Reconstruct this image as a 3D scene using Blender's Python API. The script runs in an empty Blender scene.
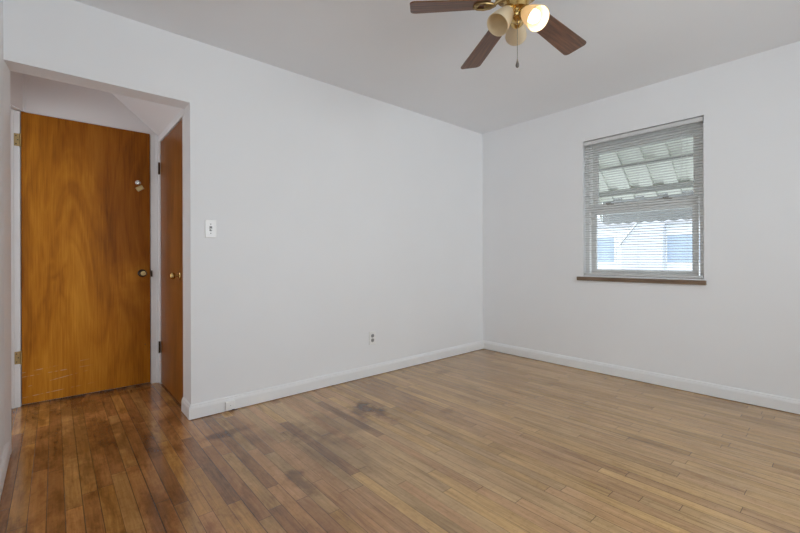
import bpy, bmesh, math, random
from mathutils import Vector, Matrix

random.seed(7)
SC = bpy.context.scene
COL = SC.collection
PI = math.pi

# ------------------------------------------------------------------ camera
CAM = Vector((-3.678, -2.803, 1.026))
YAW, ROLL = 0.71465, -0.00305
cam_d = bpy.data.cameras.new('camera')
cam_d.sensor_width = 36.0
cam_d.lens = 398.1 / 800 * 36.0
cam_d.shift_y = -7.73 / 800
cam_d.clip_start = 0.02
cam_o = bpy.data.objects.new('camera', cam_d)
F = Vector((math.sin(YAW), math.cos(YAW), 0)); R = Vector((math.cos(YAW), -math.sin(YAW), 0)); U = Vector((0, 0, 1))
R3 = R * math.cos(ROLL) + U * math.sin(ROLL); U3 = U * math.cos(ROLL) - R * math.sin(ROLL)
cam_o.matrix_world = Matrix(((R3.x, U3.x, -F.x, CAM.x), (R3.y, U3.y, -F.y, CAM.y), (R3.z, U3.z, -F.z, CAM.z), (0, 0, 0, 1)))
COL.objects.link(cam_o)
SC.camera = cam_o

# ------------------------------------------------------------------ world, added daylight, exposure
SC.view_settings.view_transform = 'Standard'
SC.view_settings.look = 'None'
SC.view_settings.exposure = 0.0
SC.view_settings.gamma = 1.0
SC.view_settings.use_curve_mapping = False
SC.cycles.denoising_prefilter = 'ACCURATE'
SC.cycles.use_adaptive_sampling = False
SC.cycles.max_bounces = 14
SC.cycles.diffuse_bounces = 10
SC.cycles.transparent_max_bounces = 12
SC.cycles.sample_clamp_indirect = 6.0
w = bpy.data.worlds.new('sky'); SC.world = w; w.use_nodes = True
wb = w.node_tree.nodes['Background']
wb.inputs['Color'].default_value = (0.88, 0.94, 1.0, 1)
wb.inputs['Strength'].default_value = 2.7

def area(name, loc, rot, sx, sy, power, color, portal=False):
    d = bpy.data.lights.new(name, 'AREA'); d.shape = 'RECTANGLE'; d.size = sx; d.size_y = sy
    d.energy = power; d.color = color
    if portal: d.cycles.is_portal = True
    o = bpy.data.objects.new(name, d); o.location = loc; o.rotation_euler = rot; COL.objects.link(o); return o
# added fill light in the made-up front window behind the camera
area('front_fill_light', (-2.10, -4.63, 1.45), (PI / 2, 0, 0), 1.98, 1.48, 24.0, (0.875, 0.947, 0.995)).data.spread = math.radians(124)
# added fill light for the right wall, in the made-up left window
area('left_fill_light', (-3.925, -3.05, 1.45), (PI / 2, 0, -PI / 2), 1.98, 1.32, 0.6, (0.90, 0.96, 1.0))
# added fill light for the hall, shining from the made-up room at its left
area('hall_fill_light', (-4.75, .62, 1.15), (PI / 2, 0, -PI / 2), 1.0, 1.7, 8, (0.92, 0.965, 1.0))

# lets the renderer sample the sky through the window of the right wall (gives no light of its own)
area('sky_portal', (.198, -1.59, 1.48), (PI / 2, 0, PI / 2), .90, 1.22, 1, (1, 1, 1), True)
# ------------------------------------------------------------------ node helper
class N:
    def __init__(self, name):
        self.m = bpy.data.materials.new(name); self.m.use_nodes = True
        self.t = self.m.node_tree; self.b = self.t.nodes['Principled BSDF']
        self.out = self.t.nodes['Material Output']
    def n(self, kind, **kw):
        x = self.t.nodes.new(kind)
        for k, v in kw.items(): setattr(x, k, v)
        return x
    def put(self, sock, v):
        if hasattr(v, 'is_output') or isinstance(v, bpy.types.NodeSocket): self.t.links.new(v, sock)
        else: sock.default_value = v
    def math(self, op, a, b=None, c=None, clamp=False):
        x = self.n('ShaderNodeMath', operation=op); x.use_clamp = clamp
        for i, v in enumerate((a, b, c)):
            if v is not None: self.put(x.inputs[i], v)
        return x.outputs[0]
    def mix(self, fac, a, b, mode='MIX'):
        x = self.n('ShaderNodeMix', data_type='RGBA', blend_type=mode)
        self.put(x.inputs[0], fac); self.put(x.inputs[6], a); self.put(x.inputs[7], b)
        return x.outputs[2]
    def ramp(self, fac, stops):
        x = self.n('ShaderNodeValToRGB'); self.put(x.inputs[0], fac)
        e = x.color_ramp.elements
        while len(e) < len(stops): e.new(0.5)
        for i, (p, c) in enumerate(stops):
            e[i].position = p; e[i].color = (c[0], c[1], c[2], 1)
        return x.outputs[0]
    def xyz(self):
        tc = self.n('ShaderNodeTexCoord'); s = self.n('ShaderNodeSeparateXYZ')
        self.t.links.new(tc.outputs['Object'], s.inputs[0]); return s.outputs[0], s.outputs[1], s.outputs[2]
    def vec(self, x, y, z):
        c = self.n('ShaderNodeCombineXYZ')
        for i, v in enumerate((x, y, z)): self.put(c.inputs[i], v)
        return c.outputs[0]
    def noise(self, v, scale, detail=3.0, rough=0.5, dist=0.0):
        x = self.n('ShaderNodeTexNoise'); self.put(x.inputs['Vector'], v)
        x.inputs['Scale'].default_value = scale; x.inputs['Detail'].default_value = detail
        x.inputs['Roughness'].default_value = rough; x.inputs['Distortion'].default_value = dist
        return x.outputs['Fac']
    def white(self, v):
        x = self.n('ShaderNodeTexWhiteNoise', noise_dimensions='3D'); self.put(x.inputs['Vector'], v); return x.outputs['Value']
    def smooth(self, v, a, b, lo=0.0, hi=1.0):
        x = self.n('ShaderNodeMapRange', interpolation_type='SMOOTHSTEP')
        self.put(x.inputs[0], v); x.inputs[1].default_value = a; x.inputs[2].default_value = b
        x.inputs[3].default_value = lo; x.inputs[4].default_value = hi
        return x.outputs[0]
    def bump(self, h, strength=0.2, dist=0.002):
        x = self.n('ShaderNodeBump'); x.inputs['Strength'].default_value = strength; x.inputs['Distance'].default_value = dist
        self.put(x.inputs['Height'], h); self.t.links.new(x.outputs[0], self.b.inputs['Normal'])
    def set(self, color=None, rough=None, metal=None, spec=None):
        if color is not None: self.put(self.b.inputs['Base Color'], color if not isinstance(color, tuple) else (*color[:3], 1))
        if rough is not None: self.put(self.b.inputs['Roughness'], rough)
        if metal is not None: self.put(self.b.inputs['Metallic'], metal)
        if spec is not None: self.put(self.b.inputs['Specular IOR Level'], spec)
        return self.m

def paint(name, col, rough=0.6, mottled=0.02, bump=0.05):
    k = N(name); x, y, z = k.xyz(); v = k.vec(x, y, z)
    a = k.noise(v, 2.3, 4); c0 = tuple(c * (1 - mottled) for c in col) + (1,); c1 = tuple(min(1, c * (1 + mottled)) for c in col) + (1,)
    colr = k.mix(a, c0, c1)
    if bump: k.bump(k.noise(v, 90, 2), bump, 0.0006)
    return k.set(colr, rough)

def plain(name, col, rough=0.5, metal=0.0):
    k = N(name); x, y, z = k.xyz(); a = k.noise(k.vec(x, y, z), 30, 3)
    return k.set(k.mix(a, tuple(c * .93 for c in col) + (1,), tuple(min(1, c * 1.06) for c in col) + (1,)), rough, metal)

WALL = paint('wall_paint', (0.855, 0.862, 0.876), 0.62, 0.02, 0.0)
CEIL = paint('ceiling_paint', (0.865, 0.885, 0.915), 0.75, 0.02, 0.0)
TRIM = paint('trim_paint', (0.86, 0.865, 0.87), 0.35, 0.01, 0.0)
HALLP = paint('hall_plaster', (0.86, 0.85, 0.855), 0.7, 0.02)
VINYL = plain('white_vinyl', (0.88, 0.88, 0.87), 0.35)
SLATM = plain('blind_slat_white', (0.66, 0.66, 0.65), 0.4)
BRASS = plain('polished_brass', (0.62, 0.43, 0.17), 0.22, 1.0)
OLDBRASS = plain('worn_brass', (0.42, 0.30, 0.14), 0.38, 1.0)
BRONZE = plain('dark_bronze', (0.07, 0.05, 0.035), 0.4, 0.8)
CHROME = plain('dull_chrome', (0.6, 0.58, 0.55), 0.25, 1.0)
PLATE = plain('white_plastic', (0.88, 0.88, 0.87), 0.3)
GREYP = plain('grey_plastic', (0.22, 0.22, 0.22), 0.5)
SLOT = plain('dark_slot', (0.03, 0.03, 0.03), 0.6)
CHAIN = plain('dark_metal', (0.16, 0.15, 0.14), 0.35, 0.7)

def floor_mat():
    k = N('oak_strip_floor'); X, Y, Z = k.xyz()
    W = 0.057
    u = k.math('DIVIDE', X, W); row = k.math('FLOOR', u); fx = k.math('FRACT', k.math('ADD', u, 1000.0))
    r1 = k.white(k.vec(row, 3.7, 1.3)); r2 = k.white(k.vec(row, 9.1, 5.2))
    ln = k.math('ADD', k.math('MULTIPLY', r2, 0.75), 0.55)
    v = k.math('ADD', k.math('DIVIDE', Y, ln), k.math('MULTIPLY', r1, 37.0))
    cell = k.math('FLOOR', v); fy = k.math('FRACT', k.math('ADD', v, 500.0))
    t = k.white(k.vec(row, cell, 2.0)); t2 = k.white(k.vec(row, cell, 8.0))
    # grain runs along each strip
    gv = k.vec(k.math('ADD', k.math('MULTIPLY', X, 55.0), k.math('MULTIPLY', t2, 90.0)), k.math('MULTIPLY', Y, 3.2), k.math('MULTIPLY', t, 40.0))
    g = k.noise(gv, 1.0, 5, 0.6, 0.6)
    gf = k.noise(k.vec(k.math('MULTIPLY', X, 170.0), k.math('MULTIPLY', Y, 7.0), k.math('MULTIPLY', t, 30.0)), 1.0, 4, 0.7)
    gm = k.noise(k.vec(k.math('ADD', k.math('MULTIPLY', X, 24.0), k.math('MULTIPLY', t2, 50.0)), k.math('MULTIPLY', Y, 2.4), t), 1.0, 4, 0.6, 0.8)
    tone = k.math('ADD', k.math('MULTIPLY', t, 0.15), k.math('ADD', k.math('MULTIPLY', g, 0.40), k.math('ADD', k.math('MULTIPLY', gf, 0.36), k.math('MULTIPLY', gm, 0.34))))
    col = k.ramp(tone, [(0.38, (0.190, 0.106, 0.047)), (0.52, (0.372, 0.226, 0.101)), (0.65, (0.520, 0.328, 0.149)), (0.86, (0.69, 0.455, 0.222))])
    # strip-to-strip differences: reddish, straw-coloured and dark boards, strongest on the worn side
    side = k.smooth(X, -2.9, -0.9, 1.0, 0.25)
    t3 = k.white(k.vec(cell, row, 4.4))
    col = k.mix(k.math('MULTIPLY', side, k.smooth(t3, 0.45, 0.50, 0.0, 0.9)), col, (1.02, 0.90, 0.90, 1), 'MULTIPLY')
    col = k.mix(k.math('MULTIPLY', side, k.smooth(t3, 0.22, 0.20, 0.0, 1.0)), col, (1.15, 1.10, 0.92, 1), 'MULTIPLY')
    col = k.mix(k.math('MULTIPLY', side, k.smooth(t3, 0.80, 0.82, 0.0, 0.9)), col, (0.70, 0.68, 0.70, 1), 'MULTIPLY')
    # old amber finish kept on the side by the doorway, worn paler in the room
    P = k.vec(X, Y, 0.0)
    big = k.noise(P, 1.7, 4, 0.55)
    edge = k.math('ADD', k.math('SUBTRACT', X, k.math('MULTIPLY', Y, 0.0)), k.math('MULTIPLY', k.math('SUBTRACT', big, 0.5), 0.9))
    old = k.smooth(edge, -3.30, -2.55, 1.0, 0.0)
    col = k.mix(k.math('MULTIPLY', old, 0.85), col, (0.87, 0.68, 0.46, 1), 'MULTIPLY')
    mot = k.noise(k.vec(k.math('MULTIPLY', X, 3.0), k.math('MULTIPLY', Y, 1.1), 3.0), 2.2, 7, 0.68, 0.4)
    mot2 = k.noise(k.vec(k.math('MULTIPLY', X, 2.0), k.math('MULTIPLY', Y, 0.8), k.math('MULTIPLY', t, 9.0)), 5.0, 6, 0.7)
    col = k.mix(k.math('MULTIPLY', k.smooth(mot, 0.46, 0.64), k.math('ADD', k.math('MULTIPLY', old, 0.55), 0.22)), col, (0.46, 0.38, 0.34, 1), 'MULTIPLY')
    col = k.mix(k.math('MULTIPLY', k.smooth(mot2, 0.50, 0.70), k.math('ADD', k.math('MULTIPLY', old, 0.45), 0.25)), col, (0.55, 0.47, 0.42, 1), 'MULTIPLY')
    col = k.mix(k.math('MULTIPLY', k.smooth(mot2, 0.46, 0.28), k.math('ADD', k.math('MULTIPLY', old, 0.5), 0.15)), col, (1.35, 1.28, 1.12, 1), 'MULTIPLY')
    # walked-in dark patches
    def blob(cx, cy, rx, ry, amp=1.2, sc=7.0, ang=0.0):
        dx = k.math('SUBTRACT', X, cx); dy = k.math('SUBTRACT', Y, cy)
        ca, sa = math.cos(ang), math.sin(ang)
        a = k.math('ADD', k.math('MULTIPLY', dx, ca / rx), k.math('MULTIPLY', dy, sa / rx))
        b = k.math('ADD', k.math('MULTIPLY', dx, -sa / ry), k.math('MULTIPLY', dy, ca / ry))
        d = k.math('SQRT', k.math('ADD', k.math('MULTIPLY', a, a), k.math('MULTIPLY', b, b)))
        d = k.math('ADD', d, k.math('MULTIPLY', k.math('SUBTRACT', k.noise(P, sc, 5, 0.65), 0.5), amp * 2))
        return k.smooth(d, 0.35, 1.15, 1.0, 0.0)
    purple = (0.46, 0.40, 0.40, 1); brown = (0.48, 0.42, 0.36, 1)
    for cx, cy, rx, ry, f, c in ((-2.05, -.70, .07, .30, 1.0, purple), (-2.12, -.60, .12, .14, .8, purple), (-2.35, -.66, .32, .26, .55, purple), (-2.92, -.36, .16, .06, .95, purple),
                                 (-1.05, -.33, .17, .07, .55, brown), (-2.82, -1.10, .05, .19, .9, purple), (-2.55, -.95, .22, .30, .45, purple), (-2.70, -.55, .25, .14, .4, purple),
                                 (-3.62, .72, .30, .24, .75, brown), (-3.58, .15, .15, .42, .7, brown), (-3.35, -.15, .13, .40, .65, brown), (-3.45, .95, .45, .12, .6, brown),
                                 (-1.70, -.98, .07, .05, .5, brown), (-3.15, .75, .12, .35, .45, brown), (-3.45, -.75, .18, .30, .35, brown)):
        col = k.mix(k.math('MULTIPLY', blob(cx, cy, rx, ry), f), col, c, 'MULTIPLY')
    # scattered scuffs
    sc = k.smooth(k.noise(k.vec(k.math('MULTIPLY', X, 1.6), Y, 4.0), 9.0, 6, 0.7), 0.60, 0.78)
    col = k.mix(k.math('MULTIPLY', sc, 0.35), col, (0.55, 0.48, 0.42, 1), 'MULTIPLY')
    dirt = k.noise(P, 42.0, 5, 0.75)
    col = k.mix(k.smooth(dirt, 0.50, 0.72, 0.0, 0.55), col, (0.62, 0.55, 0.50, 1), 'MULTIPLY')
    # joints between strips
    gx = k.math('MINIMUM', fx, k.math('SUBTRACT', 1.0, fx))
    gy = k.math('MULTIPLY', k.math('MINIMUM', fy, k.math('SUBTRACT', 1.0, fy)), ln)
    jw = k.math('ADD', k.math('ADD', 0.010, k.math('MULTIPLY', old, 0.007)), k.math('MULTIPLY', k.math('MULTIPLY', r1, r1), 0.035))
    jx = k.math('SUBTRACT', 1.0, k.math('DIVIDE', gx, jw), clamp=True)
    jx = k.smooth(jx, 0.0, 0.5)
    jy = k.smooth(gy, 0.0006, 0.0018, 1.0, 0.0)
    j = k.math('MAXIMUM', jx, jy)
    col = k.mix(k.math('MULTIPLY', j, 0.80), col, (0.035, 0.022, 0.014, 1))
    rough = k.math('ADD', 0.12, k.math('MULTIPLY', big, 0.12))
    rough = k.math('ADD', rough, k.math('MULTIPLY', sc, 0.12))
    k.bump(k.math('SUBTRACT', k.math('MULTIPLY', g, 0.25), j), 0.25, 0.0012)
    return k.set(col, rough, spec=0.85)
FLOOR = floor_mat()

def veneer(name, seed, dark, mid, light, axis=0):
    k = N(name); X, Y, Z = k.xyz(); h = X if axis == 0 else Y
    q = k.vec(k.math('MULTIPLY', h, 3.4), seed, k.math('MULTIPLY', Z, 0.75))
    n1 = k.noise(q, 1.0, 3, 0.5, 0.9)
    rings = k.math('FRACT', k.math('MULTIPLY', n1, 7.0))
    tri = k.math('MULTIPLY', k.math('ABSOLUTE', k.math('SUBTRACT', rings, 0.5)), 2.0)
    fine = k.noise(k.vec(k.math('MULTIPLY', h, 120.0), seed, k.math('MULTIPLY', Z, 4.0)), 1.0, 4, 0.6)
    blot = k.noise(k.vec(k.math('MULTIPLY', h, 3.2), seed + 4, k.math('MULTIPLY', Z, 0.55)), 1.6, 3, 0.5, 0.5)
    tone = k.math('ADD', k.math('MULTIPLY', tri, 0.11), k.math('ADD', k.math('MULTIPLY', fine, 0.42), k.math('MULTIPLY', blot, 0.58)))
    col = k.ramp(tone, [(0.28, dark), (0.55, mid), (0.85, light)])
    k.bump(fine, 0.05, 0.0006)
    return k, col, (X, Y, Z), h
def door_mats():
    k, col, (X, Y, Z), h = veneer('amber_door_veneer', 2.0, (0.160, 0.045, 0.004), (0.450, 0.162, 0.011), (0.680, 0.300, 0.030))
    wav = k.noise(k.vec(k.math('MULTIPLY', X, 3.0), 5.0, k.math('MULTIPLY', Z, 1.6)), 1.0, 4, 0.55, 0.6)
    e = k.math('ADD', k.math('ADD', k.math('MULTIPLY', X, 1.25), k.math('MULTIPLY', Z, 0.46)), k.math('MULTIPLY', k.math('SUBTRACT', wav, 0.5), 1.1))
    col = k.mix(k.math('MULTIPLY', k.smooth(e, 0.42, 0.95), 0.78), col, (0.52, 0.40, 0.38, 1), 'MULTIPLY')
    # pale kick scratches low on the hinge side
    n = k.noise(k.vec(k.math('MULTIPLY', X, 4.0), 0, k.math('MULTIPLY', Z, 1.0)), 6.0, 2)
    s = None
    for zz, sl in ((0.235, 0.10), (0.205, 0.05), (0.13, 0.16), (0.06, 0.07)):
        d = k.math('ABSOLUTE', k.math('SUBTRACT', Z, k.math('ADD', zz, k.math('MULTIPLY', k.math('ADD', X, 0.38), sl))))
        a = k.smooth(d, 0.0008, 0.003, 1.0, 0.0)
        s = a if s is None else k.math('MAXIMUM', s, a)
    br = k.smooth(k.noise(k.vec(k.math('MULTIPLY', X, 14.0), 1, k.math('MULTIPLY', Z, 9.0)), 1.0, 4), 0.47, 0.56)
    s = k.math('MULTIPLY', k.math('MULTIPLY', s, br), k.smooth(X, -0.2, 0.05, 1.0, 0.0))
    col = k.mix(k.math('MULTIPLY', s, 0.65), col, (0.62, 0.50, 0.36, 1))
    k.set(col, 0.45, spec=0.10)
    k2, c2, _, _ = veneer('dark_door_veneer', 7.0, (0.130, 0.042, 0.007), (0.260, 0.092, 0.014), (0.390, 0.155, 0.030), 1)
    k2.set(c2, 0.35, spec=0.15)
    return k.m, k2.m
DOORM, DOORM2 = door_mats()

def blade_mat():
    k = N('walnut_blade'); tc = k.n('ShaderNodeTexCoord'); s = k.n('ShaderNodeSeparateXYZ'); k.t.links.new(tc.outputs['UV'], s.inputs[0])
    g = k.noise(k.vec(k.math('MULTIPLY', s.outputs[0], 5.0), k.math('MULTIPLY', s.outputs[1], 90.0), 0), 1.0, 4, 0.6, 0.4)
    col = k.ramp(g, [(0.3, (0.070, 0.028, 0.014)), (0.55, (0.172, 0.071, 0.031)), (0.8, (0.27, 0.118, 0.050))])
    return k.set(col, 0.38)
BLADE = blade_mat()

def sill_mat():
    k = N('brown_sill_wood'); X, Y, Z = k.xyz()
    g = k.noise(k.vec(k.math('MULTIPLY', X, 60), k.math('MULTIPLY', Y, 4), k.math('MULTIPLY', Z, 90)), 1.0, 4)
    return k.set(k.ramp(g, [(0.3, (0.12, 0.075, 0.045)), (0.7, (0.24, 0.16, 0.10))]), 0.5)
SILL = sill_mat()

def glass_mat():
    k = N('window_glass')
    tr = k.n('ShaderNodeBsdfTransparent'); gl = k.n('ShaderNodeBsdfGlossy'); gl.inputs['Roughness'].default_value = 0.02
    fr = k.n('ShaderNodeFresnel'); fr.inputs[0].default_value = 1.4
    mx = k.n('ShaderNodeMixShader')
    k.t.links.new(fr.outputs[0], mx.inputs[0]); k.t.links.new(tr.outputs[0], mx.inputs[1]); k.t.links.new(gl.outputs[0], mx.inputs[2])
    tr.inputs[0].default_value = (0.95, 0.97, 0.97, 1)
    k.t.links.new(mx.outputs[0], k.out.inputs['Surface']); return k.m
GLASS = glass_mat()

def shade_mat():
    k = N('frosted_cream_glass'); x, y, z = k.xyz(); n = k.noise(k.vec(x, y, z), 25, 4, 0.6, 0.5)
    col = k.mix(n, (0.78, 0.66, 0.46, 1), (0.86, 0.76, 0.58, 1))
    d = k.n('ShaderNodeBsdfDiffuse'); t = k.n('ShaderNodeBsdfTranslucent'); g = k.n('ShaderNodeBsdfGlossy'); g.inputs['Roughness'].default_value = 0.3
    k.put(d.inputs[0], col); k.put(t.inputs[0], col)
    m1 = k.n('ShaderNodeMixShader'); m1.inputs[0].default_value = 0.45
    k.t.links.new(d.outputs[0], m1.inputs[1]); k.t.links.new(t.outputs[0], m1.inputs[2])
    m2 = k.n('ShaderNodeMixShader'); m2.inputs[0].default_value = 0.06
    k.t.links.new(m1.outputs[0], m2.inputs[1]); k.t.links.new(g.outputs[0], m2.inputs[2])
    k.t.links.new(m2.outputs[0], k.out.inputs['Surface']); return k.m
SHADE = shade_mat()
def bulb_mat(strength):
    k = N('lit_bulb' if strength else 'unlit_bulb'); k.set((0.9, 0.88, 0.82), 0.3)
    if strength:
        k.b.inputs['Emission Color'].default_value = (1.0, 0.86, 0.62, 1); k.b.inputs['Emission Strength'].default_value = strength
    return k.m
BULB_ON = bulb_mat(3.0)

AWN = plain('white_enamelled_aluminium', (0.86, 0.87, 0.80), 0.45)
AWNBAR = plain('grey_aluminium_bar', (0.26, 0.26, 0.24), 0.5)
AWNV = plain('grey_awning_valance', (0.42, 0.42, 0.43), 0.55)
def siding(name, col, pitch):
    k = N(name); X, Y, Z = k.xyz(); f = k.math('FRACT', k.math('DIVIDE', k.math('ADD', Z, 50.0), pitch))
    l = k.smooth(f, 0.0, 0.12, 0.0, 1.0)
    return k.set(k.mix(l, tuple(c * .75 for c in col) + (1,), col + (1,)), 0.6)
SIDW = siding('white_siding', (0.84, 0.86, 0.90), 0.16)
SIDG = siding('lavender_grey_siding', (0.62, 0.64, 0.70), 0.14)
BLUEGL = plain('sky_reflecting_glass', (0.40, 0.48, 0.62), 0.3)
SHING = plain('grey_shingles', (0.42, 0.42, 0.45), 0.8)
GRASS = plain('dry_lawn', (0.66, 0.68, 0.66), 0.9)

# ------------------------------------------------------------------ geometry helper
class MB:
    def __init__(self): self.v = []; self.f = []; self.uv = {}
    def add(self, vs, fs):
        o = len(self.v); self.v += [Vector(x) for x in vs]; self.f += [tuple(i + o for i in f) for f in fs]; return self
    def box(self, x0, x1, y0, y1, z0, z1):
        return self.add([(x0, y0, z0), (x1, y0, z0), (x1, y1, z0), (x0, y1, z0), (x0, y0, z1), (x1, y0, z1), (x1, y1, z1), (x0, y1, z1)],
                        [(0, 3, 2, 1), (4, 5, 6, 7), (0, 1, 5, 4), (1, 2, 6, 5), (2, 3, 7, 6), (3, 0, 4, 7)])
    def mbox(self, sx, sy, sz, M):
        o = len(self.v); self.box(-sx / 2, sx / 2, -sy / 2, sy / 2, -sz / 2, sz / 2)
        for i in range(o, len(self.v)): self.v[i] = M @ self.v[i]
        return self
    def lathe(self, prof, M, n=32, close=True):
        """revolve (r, z) points round local Z"""
        vs = []; fs = []
        for r, z in prof:
            for i in range(n):
                a = 2 * PI * i / n; vs.append(M @ Vector((r * math.cos(a), r * math.sin(a), z)))
        m = len(prof)
        for j in range(m - 1):
            for i in range(n):
                fs.append((j * n + i, j * n + (i + 1) % n, (j + 1) * n + (i + 1) % n, (j + 1) * n + i))
        if close:
            fs.append(tuple(range(n))[::-1]); fs.append(tuple((m - 1) * n + i for i in range(n)))
        return self.add(vs, fs)
    def tube(self, pts, r, n=12):
        vs = []; fs = []; pts = [Vector(p) for p in pts]
        for j, p in enumerate(pts):
            d = (pts[min(j + 1, len(pts) - 1)] - pts[max(j - 1, 0)]).normalized()
            a = d.orthogonal().normalized() if j == 0 else (a - d * a.dot(d)).normalized()
            b = d.cross(a); rr = r[j] if isinstance(r, (list, tuple)) else r
            for i in range(n):
                t = 2 * PI * i / n; vs.append(p + (a * math.cos(t) + b * math.sin(t)) * rr)
        for j in range(len(pts) - 1):
            for i in range(n): fs.append((j * n + i, j * n + (i + 1) % n, (j + 1) * n + (i + 1) % n, (j + 1) * n + i))
        fs.append(tuple(range(n))[::-1]); fs.append(tuple((len(pts) - 1) * n + i for i in range(n)))
        return self.add(vs, fs)
    def prism(self, pts, ext):
        """closed polygon of 3-D points swept by the vector ext"""
        n = len(pts); e = Vector(ext); vs = [Vector(p) for p in pts] + [Vector(p) + e for p in pts]
        fs = [tuple(range(n))[::-1], tuple(range(n, 2 * n))] + [(i, (i + 1) % n, n + (i + 1) % n, n + i) for i in range(n)]
        return self.add(vs, fs)
    def build(self, name, mat, parent=None, origin=None, bevel=0.0, seg=2, smooth=False):
        po = Vector((0, 0, 0)); q = parent
        while q is not None: po += q.location; q = q.parent
        og = Vector(origin) if origin is not None else (po.copy() if parent is not None else Vector((0, 0, 0)))
        bm = bmesh.new(); bv = [bm.verts.new(x - og) for x in self.v]; bm.verts.ensure_lookup_table()
        for f in self.f:
            try: bm.faces.new([bv[i] for i in f])
            except ValueError: pass
        bmesh.ops.recalc_face_normals(bm, faces=bm.faces)
        if bevel:
            bmesh.ops.bevel(bm, geom=[e for e in bm.edges if e.calc_face_angle(0) > 0.5], offset=bevel, segments=seg, affect='EDGES', profile=0.5)
        me = bpy.data.meshes.new(name); bm.to_mesh(me); bm.free()
        if smooth:
            for p in me.polygons: p.use_smooth = True
            me.set_sharp_from_angle(angle=math.radians(40))
        me.materials.append(mat)
        o = bpy.data.objects.new(name, me); o.location = og - po; COL.objects.link(o)
        if parent is not None: o.parent = parent
        return o

def empty(name, loc):
    o = bpy.data.objects.new(name, None); o.location = loc; o.empty_display_size = 0.1; COL.objects.link(o); return o
def tag(o, label, cat=None, group=None, kind=None):
    o['label'] = label
    if cat: o['category'] = cat
    if group: o['group'] = group
    if kind: o['kind'] = kind
    return o
def struct(o, label, cat): return tag(o, label, cat, kind='structure')
def basis(loc, zdir, xhint=(0, 0, 1)):
    z = Vector(zdir).normalized(); x = Vector(xhint) - z * Vector(xhint).dot(z)
    x = x.normalized() if x.length > 1e-5 else z.orthogonal().normalized(); y = z.cross(x)
    return Matrix(((x.x, y.x, z.x, loc[0]), (x.y, y.y, z.y, loc[1]), (x.z, y.z, z.z, loc[2]), (0, 0, 0, 1)))

# ------------------------------------------------------------------ room shell
H = 2.44; XL = -3.868; XO = -3.021; YF = -4.6; HD = 1.05; WT = 0.145; HT = 2.03
HL, HR = -3.912, -3.006
struct(MB().box(HL - .1, .2, YF - .2, HD + .15, -.08, 0).build('floor', FLOOR), 'worn brown oak strip floor of room and hallway', 'floor')
struct(MB().box(XL - .1, .2, YF - .2, WT, H, H + .1).build('ceiling', CEIL), 'plain white painted ceiling over the room', 'ceiling')
struct(MB().box(XO, 0.2, 0, WT, 0, H).box(XL - .1, XO, 0, WT, HT, H).build('wall_back', WALL), 'white wall with the open doorway to the hall', 'wall')
WY0, WY1, WZ0, WZ1, WX = -2.042, -1.137, 0.868, 2.098, 0.20
struct(MB().box(0, WX, YF - .2, WY0, 0, H).box(0, WX, WY1, 0, 0, H).box(0, WX, WY0, WY1, 0, WZ0).box(0, WX, WY0, WY1, WZ1, H).build('wall_right', WALL), 'white wall with the window and mini blind', 'wall')
LY0, LY1, LZ0, LZ1 = -4.05, -2.05, .78, 2.12
struct(MB().box(HL - .1, XL - .001, YF - .2, LY0, 0, H).box(HL - .1, XL - .001, LY1, .135, 0, H).box(HL - .1, XL - .001, LY0, LY1, 0, LZ0).box(HL - .1, XL - .001, LY0, LY1, LZ1, H).build('wall_left', WALL), 'white wall at left edge, running toward the viewer', 'wall')
# front wall behind the camera, with an opening for the added window
FX0, FX1, FZ0, FZ1 = -3.10, -1.10, .70, 2.20
struct(MB().box(XL - .1, FX0, YF - .15, YF, 0, H).box(FX1, 0, YF - .15, YF, 0, H).box(FX0, FX1, YF - .15, YF, 0, FZ0).box(FX0, FX1, YF - .15, YF, FZ1, H).build('wall_front', WALL), 'white wall behind the viewer with an added wide window', 'wall')
# hall
struct(MB().box(HL - .1, -3.857, HD, HD + .1, 0, H).box(-3.078, HR + .1, HD, HD + .1, 0, H).box(-3.857, -3.078, HD, HD + .1, 2.068, H).box(-3.857, -3.078, HD + .03, HD + .1, 0, 2.068).build('wall_hall_back', HALLP), 'hall wall around and above the closed door', 'wall')
struct(MB().box(HL - .1, HL, .135, .22, 0, H).box(HL - .1, HL, .97, HD, 0, H).box(HL - .1, HL, .22, .97, 2.05, H).build('wall_hall_left', HALLP), 'hall wall left of the closed door', 'wall')  # doorway opening added to let the fill light into the hall
# unseen room added to light the hall: its floor strip and side walls
struct(MB().box(-5.0, HL - .1, -.2, 1.5, -.08, 0).build('floor_added_room', FLOOR), 'oak floor of the unseen room added left of the hall', 'floor')
struct(MB().box(-5.0, HL - .1, 1.4, 1.5, 0, H).box(-5.0, HL - .1, -.2, -.1, 0, H).box(-5.05, -4.95, -.2, 1.5, 0, H).build('wall_added_room', WALL), 'white walls of the unseen room added left of the hall', 'wall')
struct(MB().box(-5.0, HL - .1, -.2, 1.5, H, H + .1).build('ceiling_added_room', CEIL), 'ceiling of the unseen room added left of the hall', 'ceiling')
DY0, DY1, DZ1 = .205, .965, 1.99
struct(MB().box(HR, HR + .1, WT, DY0, 0, H).box(HR, HR + .1, DY1, HD, 0, H).box(HR, HR + .1, DY0, DY1, DZ1 + .01, H).box(HR + .03, HR + .1, DY0, DY1, 0, DZ1 + .01).build('wall_hall_right', HALLP), 'hall wall around the narrow dark door', 'wall')
struct(MB().box(HL - .1, HR + .1, WT, HD + .1, H, H + .1).build('ceiling_hall', HALLP), 'hall ceiling beyond the doorway', 'ceiling')
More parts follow.
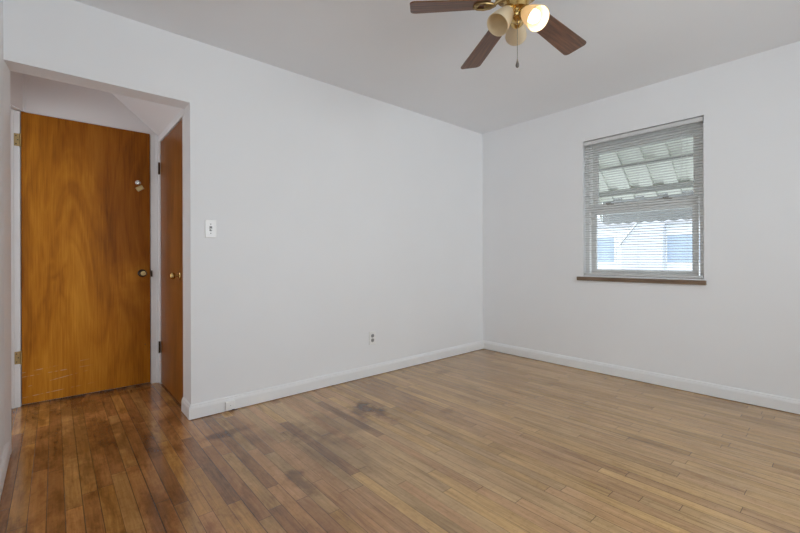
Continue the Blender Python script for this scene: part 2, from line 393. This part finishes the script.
# slanted plaster soffit of the hall, rising away from the narrow door's head
SX = -3.457
struct(MB().prism([(HR, WT, 2.052), (HR, WT, H), (SX, WT, H)], (0, HD - WT, 0)).build('trim_1', HALLP), 'slanted plaster soffit over the narrow hall door', 'soffit')
struct(MB().prism([(HL, HD, 2.068), (-3.835, HD, 2.068), (-3.80, HD, H), (HL, HD, H)], (0, -.02, 0)).prism([(HL, HD, 2.068), (-3.845, HD - .02, 2.068), (HL, HD - .16, 2.068)], (0, 0, .3)).build('trim_2', HALLP), 'small slanted plaster corner above the hall door hinges', 'soffit')

# baseboards: stepped profile with a rounded cap
BASE = [(0, .005), (.014, .005), (.014, .070), (.0125, .0735), (.0125, .078), (.0085, .084), (.0085, .089), (.004, .095), (0, .096)]
def baseboard(name, a, b, nrm, label, m0=0.0, m1=0.0):
    """run the profile from a to b, standing out along nrm; m0/m1 mitre the ends"""
    a = Vector(a); b = Vector(b); d = (b - a).normalized(); nv = Vector(nrm); mb = MB(); vs = []; k = len(BASE)
    for p, m in ((a, m0), (b, m1)):
        for o, z in BASE: vs.append(p + nv * o + d * (m * o) + Vector((0, 0, z)))
    fs = [tuple(range(k))[::-1], tuple(range(k, 2 * k))] + [(i, (i + 1) % k, k + (i + 1) % k, k + i) for i in range(k)]
    mb.add(vs, fs); o = mb.build(name, TRIM); return struct(o, label, 'baseboard')
baseboard('baseboard_back', (XO, 0, 0), (0, 0, 0), (0, -1, 0), 'white moulded baseboard under the outlet wall', -1, -1)
baseboard('baseboard_right', (0, 0, 0), (0, YF, 0), (-1, 0, 0), 'white moulded baseboard under the window wall', 1, -1)
baseboard('baseboard_left', (XL - .001, YF, 0), (XL - .001, .140, 0), (1, 0, 0), 'white moulded baseboard at the left edge by the doorway', 1, 0)
baseboard('baseboard_doorway', (XO, DY0 - .012, 0), (XO, 0, 0), (-1, 0, 0), 'short white baseboard wrapping into the doorway jamb', 0, 1)
struct(MB().box(-3.0, -2.99, YF, YF + .014, 0, .09).box(XL, 0, YF, YF + .014, 0, .09).build('baseboard_front', TRIM), 'white baseboard of the wall behind the viewer', 'baseboard')

# doorway and door trims
struct(MB().prism([(-3.90, .001, 0), (-3.8685, .001, 0), (-3.853, WT + .004, 0), (-3.90, WT + .004, 0)], (0, 0, HT)).build('trim_3', TRIM, bevel=.001), 'white jamb strip at left of the doorway', 'trim')
struct(MB().box(-3.906, -3.859, HD - .018, HD + .001, 0, 2.066).box(-3.906, -3.890, HD - .026, HD + .001, 0, 2.066).build('trim_4', TRIM, bevel=.002), 'white casing on hinge side of the closed hall door', 'trim')
c5 = struct(MB().box(-3.076, HR, HD - .018, HD + .001, 0, 2.058).box(-3.040, HR, HD - .028, HD, 0, 2.058).build('trim_5', TRIM, bevel=.002), 'white casing on knob side of the closed hall door', 'trim')
MB().box(-3.077, -3.066, HD - .0205, HD - .017, .885, .935).build('strike_plate', BRONZE, c5)
struct(MB().box(HR - .018, HR + .002, DY1 + .004, DY1 + .070, 0, DZ1 + .006).box(HR - .018, HR + .002, WT, DY1 + .070, DZ1 + .006, DZ1 + .060)
       .box(HR - .0165, HR + .002, WT, DY0 - .004, 0, DZ1 + .006).build('trim_6', TRIM, bevel=.003), 'white casing around the narrow dark door', 'trim')

# ------------------------------------------------------------------ hall door (door_1)
d1 = struct(empty('door_1', (-3.4675, HD, 0)), 'amber plywood slab door closed at the hall end', 'door')
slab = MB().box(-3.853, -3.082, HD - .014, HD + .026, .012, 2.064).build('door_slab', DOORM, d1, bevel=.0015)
def hinge(parent, y, z, x0, x1, mat, name='hinge'):
    m = MB().box(x0, x1, y - .003, y + .001, z - .043, z + .043)
    m.tube([(x1, y - .006, z - .046), (x1, y - .006, z + .046)], .005, 10)
    h = m.build(name, mat, parent)
    for i, dz in enumerate((-.028, 0, .028)):
        MB().lathe([(.0045, -.0008), (.0040, .0016), (.001, .002)], basis(((x0 * .6 + x1 * .4) + (.006 if i == 1 else -.003), y - .003, z + dz), (0, -1, 0)), 10).build('screw', BRONZE, h)
    return h
for z in (1.862, .345): hinge(d1, HD - .018, z, -3.889, -3.856, OLDBRASS)
def knob(parent, base, d, mat, scale=1.0, rose=True):
    M = basis(base, d) @ Matrix.Scale(scale, 4)
    k = MB().lathe([(.008, .0), (.008, .026), (.014, .030), (.022, .036), (.0265, .045), (.0265, .052), (.022, .060), (.012, .0645), (.004, .065)], M, 28).build('door_knob', mat, parent, smooth=True)
    MB().lathe([(.031, 0), (.031, .003), (.026, .008), (.014, .011), (.010, .012)], M, 28).build('rosette', mat, k, smooth=True)
    return k
kb = knob(d1, (-3.138, HD - .014, .915), (0, -1, 0), BRONZE)
MB().lathe([(.0185, .0645), (.0175, .0658), (.004, .0664)], basis((-3.138, HD - .014, .915), (0, -1, 0)), 24).build('knob_face', OLDBRASS, kb, smooth=True)
# night lock: round cylinder above a diamond plate
lk = MB().lathe([(.019, 0), (.019, .003), (.014, .007), (.010, .007), (.009, .004), (.003, .004)], basis((-3.165, HD - .014, 1.651), (0, -1, 0)), 24).build('lock_cylinder', CHROME, d1, smooth=True)
MB().box(-3.1665, -3.1635, HD - .0195, HD - .0165, 1.645, 1.657).build('keyhole', SLOT, lk)
M = basis((-3.152, HD - .017, 1.606), (0, -1, 0)) @ Matrix.Rotation(math.radians(33), 4, 'Z')
MB().mbox(.036, .052, .007, M).build('lock_plate', OLDBRASS, d1, bevel=.002)
MB().lathe([(.004, 0), (.003, .002)], basis((-3.118, HD - .014, .33), (0, -1, 0)), 12).build('nail_hole', SLOT, d1)

# ------------------------------------------------------------------ narrow door (door_2)
d2 = struct(empty('door_2', (HR, .585, 0)), 'narrow dark brown slab door on the hall right', 'door')
MB().box(HR - .010, HR + .026, DY0, DY1, .014, DZ1).build('door_slab', DOORM2, d2, bevel=.0015)
for z in (1.775, .305):
    m = MB().box(HR - .0215, HR - .0175, DY1 + .002, DY1 + .032, z - .045, z + .045)
    m.tube([(HR - .022, DY1 + .002, z - .048), (HR - .022, DY1 + .002, z + .048)], .007, 10); m.build('hinge', BRONZE, d2)
knob(d2, (HR - .010, .315, .912), (-1, 0, 0), BRASS, .95)

# ------------------------------------------------------------------ window in the right wall
w1 = struct(empty('window_1', (0.1, (WY0 + WY1) / 2, WZ0)), 'white double hung window behind the mini blind', 'window')
GX = .075
f = MB().box(.055, .16, WY1 - .036, WY1, WZ0, WZ1).box(.055, .16, WY0, WY0 + .036, WZ0, WZ1).box(.055, .16, WY0, WY1, WZ1 - .05, WZ1).box(.05, .16, WY0, WY1, WZ0, WZ0 + .012)
f.build('window_frame', VINYL, w1, bevel=.002)
ya, yb = WY0 + .048, WY1 - .048
def sash(name, x0, x1, z0, z1, gz0, gz1):
    gy0, gy1 = -1.955, -1.228
    s = MB().box(x0, x1, ya, gy0, z0, z1).box(x0, x1, gy1, yb, z0, z1).box(x0, x1, gy0, gy1, z0, gz0).box(x0, x1, gy0, gy1, gz1, z1)
    o = s.build(name, VINYL, w1)
    MB().box((x0 + x1) / 2 - .002, (x0 + x1) / 2 + .002, gy0, gy1, gz0, gz1).build('glass_pane', GLASS, o)
    return o
sash('upper_sash', .106, .134, 1.455, WZ1 - .05, 1.52, 1.99)
low = sash('lower_sash', .066, .096, WZ0 + .012, 1.503, .922, 1.420)
for y in (-1.345, -1.79):
    MB().box(.072, .098, y - .026, y + .026, 1.503, 1.510).tube([(.085, y, 1.51), (.085, y, 1.517), (.078, y + .018, 1.519), (.066, y + .032, 1.518)], [.009, .009, .006, .005], 10).build('sash_lock', BRONZE, low)
# brown sill board and white stool strip
MB().box(-.022, .05, -2.057, -1.087, .822, .856).build('window_sill', SILL, w1, bevel=.003)
MB().box(-.008, .05, WY0 + .002, WY1 - .002, .856, .868).build('stool_strip', TRIM, w1, bevel=.002)

# ------------------------------------------------------------------ mini blind
bl = tag(empty('window_blind', (.02, (WY0 + WY1) / 2, WZ0)), 'white aluminium mini blind lowered over the window with slats open', 'blind')
BY0, BY1 = WY0 + .006, WY1 - .006
vp = [(-.002, 2.056), (.034, 2.056), (.034, 2.089), (.002, 2.089), (-.001, 2.087), (-.002, 2.083)]
MB().prism([(x, BY0, z) for x, z in vp], (0, BY1 - BY0, 0)).build('headrail', SLATM, bl, bevel=.0015)
SP = .0214; z0 = .906; NS = int((2.050 - z0) / SP) + 1
tilt = math.radians(-8)
sl = MB(); prof = []
for i in range(7):
    s = -0.0125 + .025 * i / 6; prof.append((s * math.cos(tilt), .0020 * (1 - (s / .0125) ** 2) + s * math.sin(tilt)))
top = [(x + .016, z) for x, z in prof]; bot = [(x + .016, z - .0006) for x, z in prof][::-1]
sl.prism([(x, BY0 + .004, z + z0) for x, z in top + bot], (0, BY1 - BY0 - .008, 0))
s0 = sl.build('slat', SLATM, bl, origin=(.016, (BY0 + BY1) / 2, z0))
for i in range(1, NS):
    c = s0.copy(); c.location.z += SP * i; c.parent = bl; COL.objects.link(c)
MB().prism([(x, BY0 + .003, z) for x, z in ((.003, .872), (.029, .872), (.029, .886), (.025, .891), (.007, .891), (.003, .886))], (0, BY1 - BY0 - .006, 0)).build('bottom_rail', SLATM, bl, bevel=.001)
for y in (-1.245, -1.590, -1.935):
    m = MB()
    for x in (.0025, .0295): m.tube([(x, y, .890), (x, y, 2.058)], .0006, 6)
    m.build('ladder_cord', SLATM, bl)
MB().tube([(-.004, -1.905, 2.065), (-.008, -1.905, 2.03), (-.016, -1.902, 1.62)], .0012, 8).build('tilt_wand', SLATM, bl)
MB().tube([(-.003, -1.215, 2.06), (-.006, -1.215, 1.35)], .0010, 6).lathe([(.002, .02), (.006, .0), (.006, -.006), (.002, -.01)], basis((-.006, -1.215, 1.335), (0, 0, 1)), 12).build('lift_cord', PLATE, bl)

# ------------------------------------------------------------------ unseen front and left windows, added to hold the fill lights
w2 = struct(empty('window_added_front', (-2.10, YF - .08, FZ0)), 'wide plain window added behind the viewer for light', 'window')
m = MB().box(FX0, FX1, YF - .12, YF - .04, FZ0, FZ0 + .05).box(FX0, FX1, YF - .12, YF - .04, FZ1 - .05, FZ1)
for x in (FX0, (FX0 + FX1) / 2 - .025, FX1 - .05): m.box(x, x + .05, YF - .12, YF - .04, FZ0, FZ1)
m.build('window_frame', VINYL, w2)
w3 = struct(empty('window_added_left', (HL - .05, (LY0 + LY1) / 2, LZ0)), 'plain window added in the left wall beside the viewer for light', 'window')
m = MB()
for z in (LZ0, (LZ0 + LZ1) / 2 - .025, LZ1 - .05): m.box(HL - .09, HL - .03, LY0, LY1, z, z + .05)
for y in (LY0, LY1 - .05): m.box(HL - .09, HL - .03, y, y + .05, LZ0, LZ1)
m.build('window_frame', VINYL, w3)
MB().box(HL - .062, HL - .058, LY0 + .05, LY1 - .05, LZ0 + .05, LZ1 - .05).build('glass_pane', GLASS, w3)
MB().box(FX0 + .05, FX1 - .05, YF - .083, YF - .079, FZ0 + .05, FZ1 - .05).build('glass_pane', GLASS, w2)

# ------------------------------------------------------------------ ceiling fan
FC = Vector((-2.069, -1.777, H)); ZB = 2.20
fan = tag(empty('ceiling_fan', FC), 'brass ceiling fan with brown blades and three frosted lamp shades', 'ceiling fan')
I = Matrix.Translation((FC.x, FC.y, 0))
MB().lathe([(.070, H), (.070, H - .012), (.062, H - .040), (.030, H - .055), (.016, H - .060), (.016, 2.36)], I, 36).build('canopy', BRASS, fan, smooth=True)
MB().lathe([(.02, 2.362), (.075, 2.355), (.100, 2.335), (.105, 2.30), (.105, 2.255), (.098, 2.235), (.070, 2.226), (.06, 2.222)], I, 40).build('motor_housing', BRASS, fan, smooth=True)
MB().lathe([(.058, 2.226), (.060, 2.205), (.052, 2.195), (.050, 2.165), (.040, 2.158), (.036, 2.150)], I, 36).build('switch_housing', BRASS, fan, smooth=True)
BLADES = [(135.2, .500), (59.2, .641), (1.2, .619), (-71.0, .60), (-144.0, .60)]
for ang, RT in BLADES:
    a = math.radians(ang); d = Vector((math.cos(a), math.sin(a), 0)); pitch = math.radians(-11)
    M = Matrix.Translation((FC.x, FC.y, ZB)) @ Matrix.Rotation(a, 4, 'Z') @ Matrix.Rotation(pitch, 4, 'X')
    r0 = .165 if RT > .55 else .125
    # outline of the blade, narrower at the root with rounded tip corners
    w0, w1 = .050, .064; out = []
    def arc(cx, cy, r, t0, t1, n=6): return [(cx + r * math.cos(t0 + (t1 - t0) * i / n), cy + r * math.sin(t0 + (t1 - t0) * i / n)) for i in range(n + 1)]
    out += [(r0, -w0 + .012), (r0 + .012, -w0)]
    out += arc(RT - .032, -w1 + .026, .026, -PI / 2, -.25)
    out += arc(RT - .032, w1 - .026, .026, .25, PI / 2)
    out += [(r0 + .012, w0), (r0, w0 - .012)]
    th = .0055; nn = len(out)
    mb = MB(); mb.prism([M @ Vector((x, y, -th / 2)) for x, y in out], M.to_3x3() @ Vector((0, 0, th)))
    o = mb.build('fan_blade', BLADE, fan, bevel=.0012)
    uvl = o.data.uv_layers.new(name='UVMap'); Mi = M.inverted()
    for lp in o.data.loops:
        q = Mi @ (o.data.vertices[lp.vertex_index].co + FC); uvl.data[lp.index].uv = (q.x + ang, q.y)
    # blade iron: arm from the motor widening to an open scroll under the blade
    ir = MB()
    ir.tube([M @ Vector((.055, 0, .020)), M @ Vector((.085, 0, .012)), M @ Vector((r0 - .02, 0, -.004)), M @ Vector((r0 + .02, 0, -.008))], [.010, .010, .008, .007], 10)
    for s in (-1, 1):
        pts = [M @ Vector((r0 - .025, 0, -.006)), M @ Vector((r0 - .005, s * .024, -.008)), M @ Vector((r0 + .025, s * .036, -.008)), M @ Vector((r0 + .055, s * .030, -.008)), M @ Vector((r0 + .070, s * .012, -.008)), M @ Vector((r0 + .058, s * .002, -.008))]
        ir.tube(pts, .0062, 8)
    irn = ir.build('blade_iron', OLDBRASS, o, smooth=True)
    for (px, py) in ((r0 + .02, .020), (r0 + .02, -.020), (r0 + .052, 0)):
        MB().lathe([(.006, 0), (.005, .003), (.001, .004)], basis(M @ Vector((px, py, -.002)), M.to_3x3() @ Vector((0, 0, -1))), 10).build('screw', BRASS, o)
# light kit
kit = MB().lathe([(.034, 2.152), (.038, 2.148), (.040, 2.136), (.034, 2.124), (.022, 2.116), (.012, 2.112), (.010, 2.108), (.008, 2.104), (.003, 2.102)], I, 36).build('light_kit_hub', BRASS, fan, smooth=True)
def lamp(ang, lit, tilt=44, r=.052, zc=2.150):
    a = math.radians(ang); t = math.radians(tilt)
    dirv = Vector((math.cos(a) * math.cos(t), math.sin(a) * math.cos(t), -math.sin(t)))
    base = Vector((FC.x + math.cos(a) * r, FC.y + math.sin(a) * r, zc))
    M = basis(base, dirv)
    sh_out = [(.024, .012), (.029, .018), (.034, .032), (.0395, .052), (.0445, .076), (.0485, .100), (.0515, .118)]
    inn = [(x - .0028, z) for x, z in sh_out[::-1]]
    sh = MB().lathe(sh_out + [(.0510, .1195), (.0490, .1192)] + inn, M, 40, close=False).build('lamp_shade', SHADE, fan, smooth=True)
    fit = MB().tube([Vector((FC.x, FC.y, 2.145)) + Vector((math.cos(a), math.sin(a), 0)) * .02, base - dirv * .012, base + dirv * .004], [.009, .010, .010], 12)
    fit.lathe([(.012, -.014), (.026, -.008), (.031, .004), (.031, .016), (.029, .018)], M, 28).build('lamp_holder', BRASS, fan, smooth=True)
    fb = [(.013, .016), (.013, .030), (.017, .042), (.024, .056), (.0285, .072), (.0275, .088), (.020, .100), (.010, .106), (.002, .1075)]
    if lit: MB().lathe(fb, M, 28).build('light_bulb', BULB_ON, sh, smooth=True)
    return base + dirv * .113
for ang, lit, tl in ((171, False, 50), (35, False, 5), (250, True, 42)):
    p = lamp(ang, lit, tl, zc=2.128 if lit else 2.150)
    if lit:
        ld = bpy.data.lights.new('bulb_light', 'POINT'); ld.energy = 0.7; ld.color = (1.0, .84, .62); ld.shadow_soft_size = .02
        lo = bpy.data.objects.new('bulb_light', ld); lo.location = p; COL.objects.link(lo)
# pull chain of tiny beads with a teardrop pendant
cx, cy = FC.x - .020, FC.y - .012
ch = MB().tube([(FC.x - .014, FC.y - .008, 2.117), (cx, cy, 2.108), (cx, cy, 1.925)], .0011, 8)
for i in range(30): ch.lathe([(.0004, -.0016), (.0016, 0), (.0004, .0016)], Matrix.Translation((cx, cy, 1.928 + i * .0055)), 6)
cho = ch.build('pull_chain', CHAIN, fan, smooth=True)
MB().lathe([(.002, 1.932), (.003, 1.924), (.0075, 1.908), (.0085, 1.901), (.006, 1.894), (.001, 1.891)], Matrix.Translation((cx, cy, 0)), 16).build('pull_pendant', CHAIN, cho, smooth=True)

# ------------------------------------------------------------------ switch, outlet, jack on the back wall
def plate_thing(name, label, cat, x, z, wd, ht, y=0.0):
    t = tag(empty(name, (x, y, z)), label, cat)
    MB().box(x - wd / 2, x + wd / 2, y - .006, y, z - ht / 2, z + ht / 2).build('cover_plate', PLATE, t, bevel=.0025)
    return t
sw = plate_thing('light_switch', 'white toggle light switch plate beside the doorway', 'light switch', -2.900, 1.228, .070, .118)
MB().box(-2.908, -2.892, -.0068, -.0055, 1.212, 1.244).build('toggle_slot', GREYP, sw)
MB().prism([(-2.904, -.006, 1.222), (-2.904, -.006, 1.232), (-2.904, -.019, 1.222), (-2.904, -.018, 1.216)], (.008, 0, 0)).build('toggle', PLATE, sw)
for dz in (-.030, .030): MB().lathe([(.0035, 0), (.003, .001)], basis((-2.900, -.006, 1.228 + dz), (0, -1, 0)), 12).build('screw', GREYP, sw)
ou = plate_thing('wall_outlet', 'white duplex power outlet low on the white wall', 'power outlet', -1.572, .332, .072, .116)
for dz in (-.0195, .0195):
    rc = MB().lathe([(.0165, 0), (.0165, .002), (.015, .003)], basis((-1.572, -.005, .332 + dz), (0, -1, 0)), 24).build('receptacle', plain('grey_receptacle', (.32, .32, .32), .5) if dz < 0 else bpy.data.materials['grey_receptacle'], ou)
    sl_ = MB()
    for dx in (-.006, .006): sl_.box(-1.572 + dx - .0012, -1.572 + dx + .0012, -.0088, -.0075, .332 + dz - .002, .332 + dz + .008)
    sl_.lathe([(.0024, 0), (.002, .0008)], basis((-1.572, -.008, .332 + dz - .008), (0, -1, 0)), 10)
    sl_.build('slot', SLOT, rc)
jk = tag(empty('phone_jack', (-2.788, -.014, .042)), 'small square white jack box mounted on the baseboard', 'phone jack')
MB().box(-2.818, -2.757, -.036, -.014, .014, .072).build('jack_box', PLATE, jk, bevel=.004)
MB().lathe([(.003, 0), (.002, .0008)], basis((-2.787, -.0355, .044), (0, -1, 0)), 12).build('screw', GREYP, jk)
MB().box(-2.774, -2.760, -.034, -.020, .009, .0145).build('jack_socket', SLOT, jk)

# ------------------------------------------------------------------ outside: awning, neighbour houses, ground
struct(MB().box(.2, 40, -30, 40, -.75, -.70).build('ground', GRASS), 'pale lawn outside the window', 'ground')
aw = tag(empty('window_awning', (.2, -1.6, 2.2)), 'white ribbed metal awning sloping down outside the window', 'awning')
AX0, AZ0, AX1, AZ1 = .205, 2.165, .86, 1.640; AY0, AY1 = -2.45, -.965
dr = Vector((AX1 - AX0, 0, AZ1 - AZ0)); L = dr.length; dr.normalize(); up = Vector((-dr.z, 0, dr.x))
PW = .205; ny = int((AY1 - AY0) / PW) + 1
def strip(mb, y0, y1, off, t0=0.0, t1=1.0, th=.004):
    p = Vector((AX0, 0, AZ0)) + up * off
    a = p + dr * (L * t0); b = p + dr * (L * t1)
    mb.prism([(a.x, y0, a.z), (b.x, y0, b.z), ((b + up * th).x, y0, (b + up * th).z), ((a + up * th).x, y0, (a + up * th).z)], (0, y1 - y0, 0))
for i in range(ny):
    y1 = AY1 - i * PW; mb = MB()
    strip(mb, y1 - .115, y1, 0.0); strip(mb, y1 - .004, y1, 0, th=.03); strip(mb, y1 - .115, y1 - .111, 0, th=.03)
    strip(mb, y1 - .210, y1 - .105, .030)
    mb.build('awning_panel', AWN, aw)
def bar(t, ht, th, name, y0=AY0, y1=AY1):
    c = Vector((AX0, 0, AZ0)) + dr * (L * t) - up * (ht)
    mb = MB(); e = dr * th
    mb.prism([((c - e).x, y0, (c - e).z), ((c + e).x, y0, (c + e).z), ((c + e + up * ht).x, y0, (c + e + up * ht).z), ((c - e + up * ht).x, y0, (c - e + up * ht).z)], (0, y1 - y0, 0))
    mb.build(name, AWNBAR, aw)
bar(.46, .018, .014, 'cross_bar'); bar(.86, .010, .034, 'front_bar')
# scalloped front valance
mb = MB(); pts = [(AX1, AY1, AZ1 + .02)]; n = int((AY1 - AY0) / .1025)
pts.append((AX1, AY1, AZ1 - .235))
for i in range(n):
    ys = AY1 - i * .1025
    for j in range(1, 9):
        tt = j / 8; pts.append((AX1, ys - .1025 * tt, AZ1 - .235 - .020 * math.sin(PI * tt)))
pts.append((AX1, AY1 - n * .1025, AZ1 + .02))
mb.prism(pts, (.006, 0, 0)); mb.build('valance', AWNV, aw)
# side wing of the awning and its arm
MB().prism([(AX0, AY1 + .004, AZ0 + .03), (AX1, AY1 + .004, AZ1 + .03), (AX1, AY1 + .004, AZ1 - .225), (AX0 + .25, AY1 + .004, AZ0 - .30), (AX0, AY1 + .004, AZ0 - .12)], (0, .005, 0)).build('side_wing', AWN, aw)
MB().tube([(.21, -1.19, 2.03), (.42, -1.12, 1.955)], .006, 8).build('support_arm', AWN, aw)

h2 = tag(empty('neighbour_house', (13, 2.4, -.7)), 'white house beyond the window with grey gabled front and blue windows', 'house')
MB().box(13, 18, -6, 9, -.7, 2.25).build('wall', SIDW, h2)
MB().prism([(12.8, -6.2, 2.25), (18.2, -6.2, 2.25), (15.5, -6.2, 2.9)], (0, 15.4, 0)).build('roof', SHING, h2)
MB().prism([(12.6, 3.107, -.7), (12.6, 3.107, 1.583), (12.6, 2.44, 2.44), (12.6, 1.746, 2.44), (12.6, 1.746, -.7)], (.5, 0, 0)).build('gable_wall', SIDG, h2)
MB().prism([(12.52, 3.19, 1.50), (12.52, 2.44, 2.46), (12.52, 2.44, 2.50), (12.52, 3.22, 1.52)], (.5, 0, 0)).prism([(12.52, 2.44, 2.46), (12.52, 2.44, 2.50), (12.52, 1.70, 2.50), (12.52, 1.70, 2.46)], (.5, 0, 0)).build('gable_roof', VINYL, h2)
for (y0, y1) in ((3.51, 4.42), (.70, 1.70)):
    fr = MB().box(12.95, 13.02, y0 - .06, y1 + .06, .81, 1.92).build('window_frame', VINYL, h2)
    MB().box(12.93, 12.96, y0, y1, .875, 1.855).build('window_pane', BLUEGL, fr)
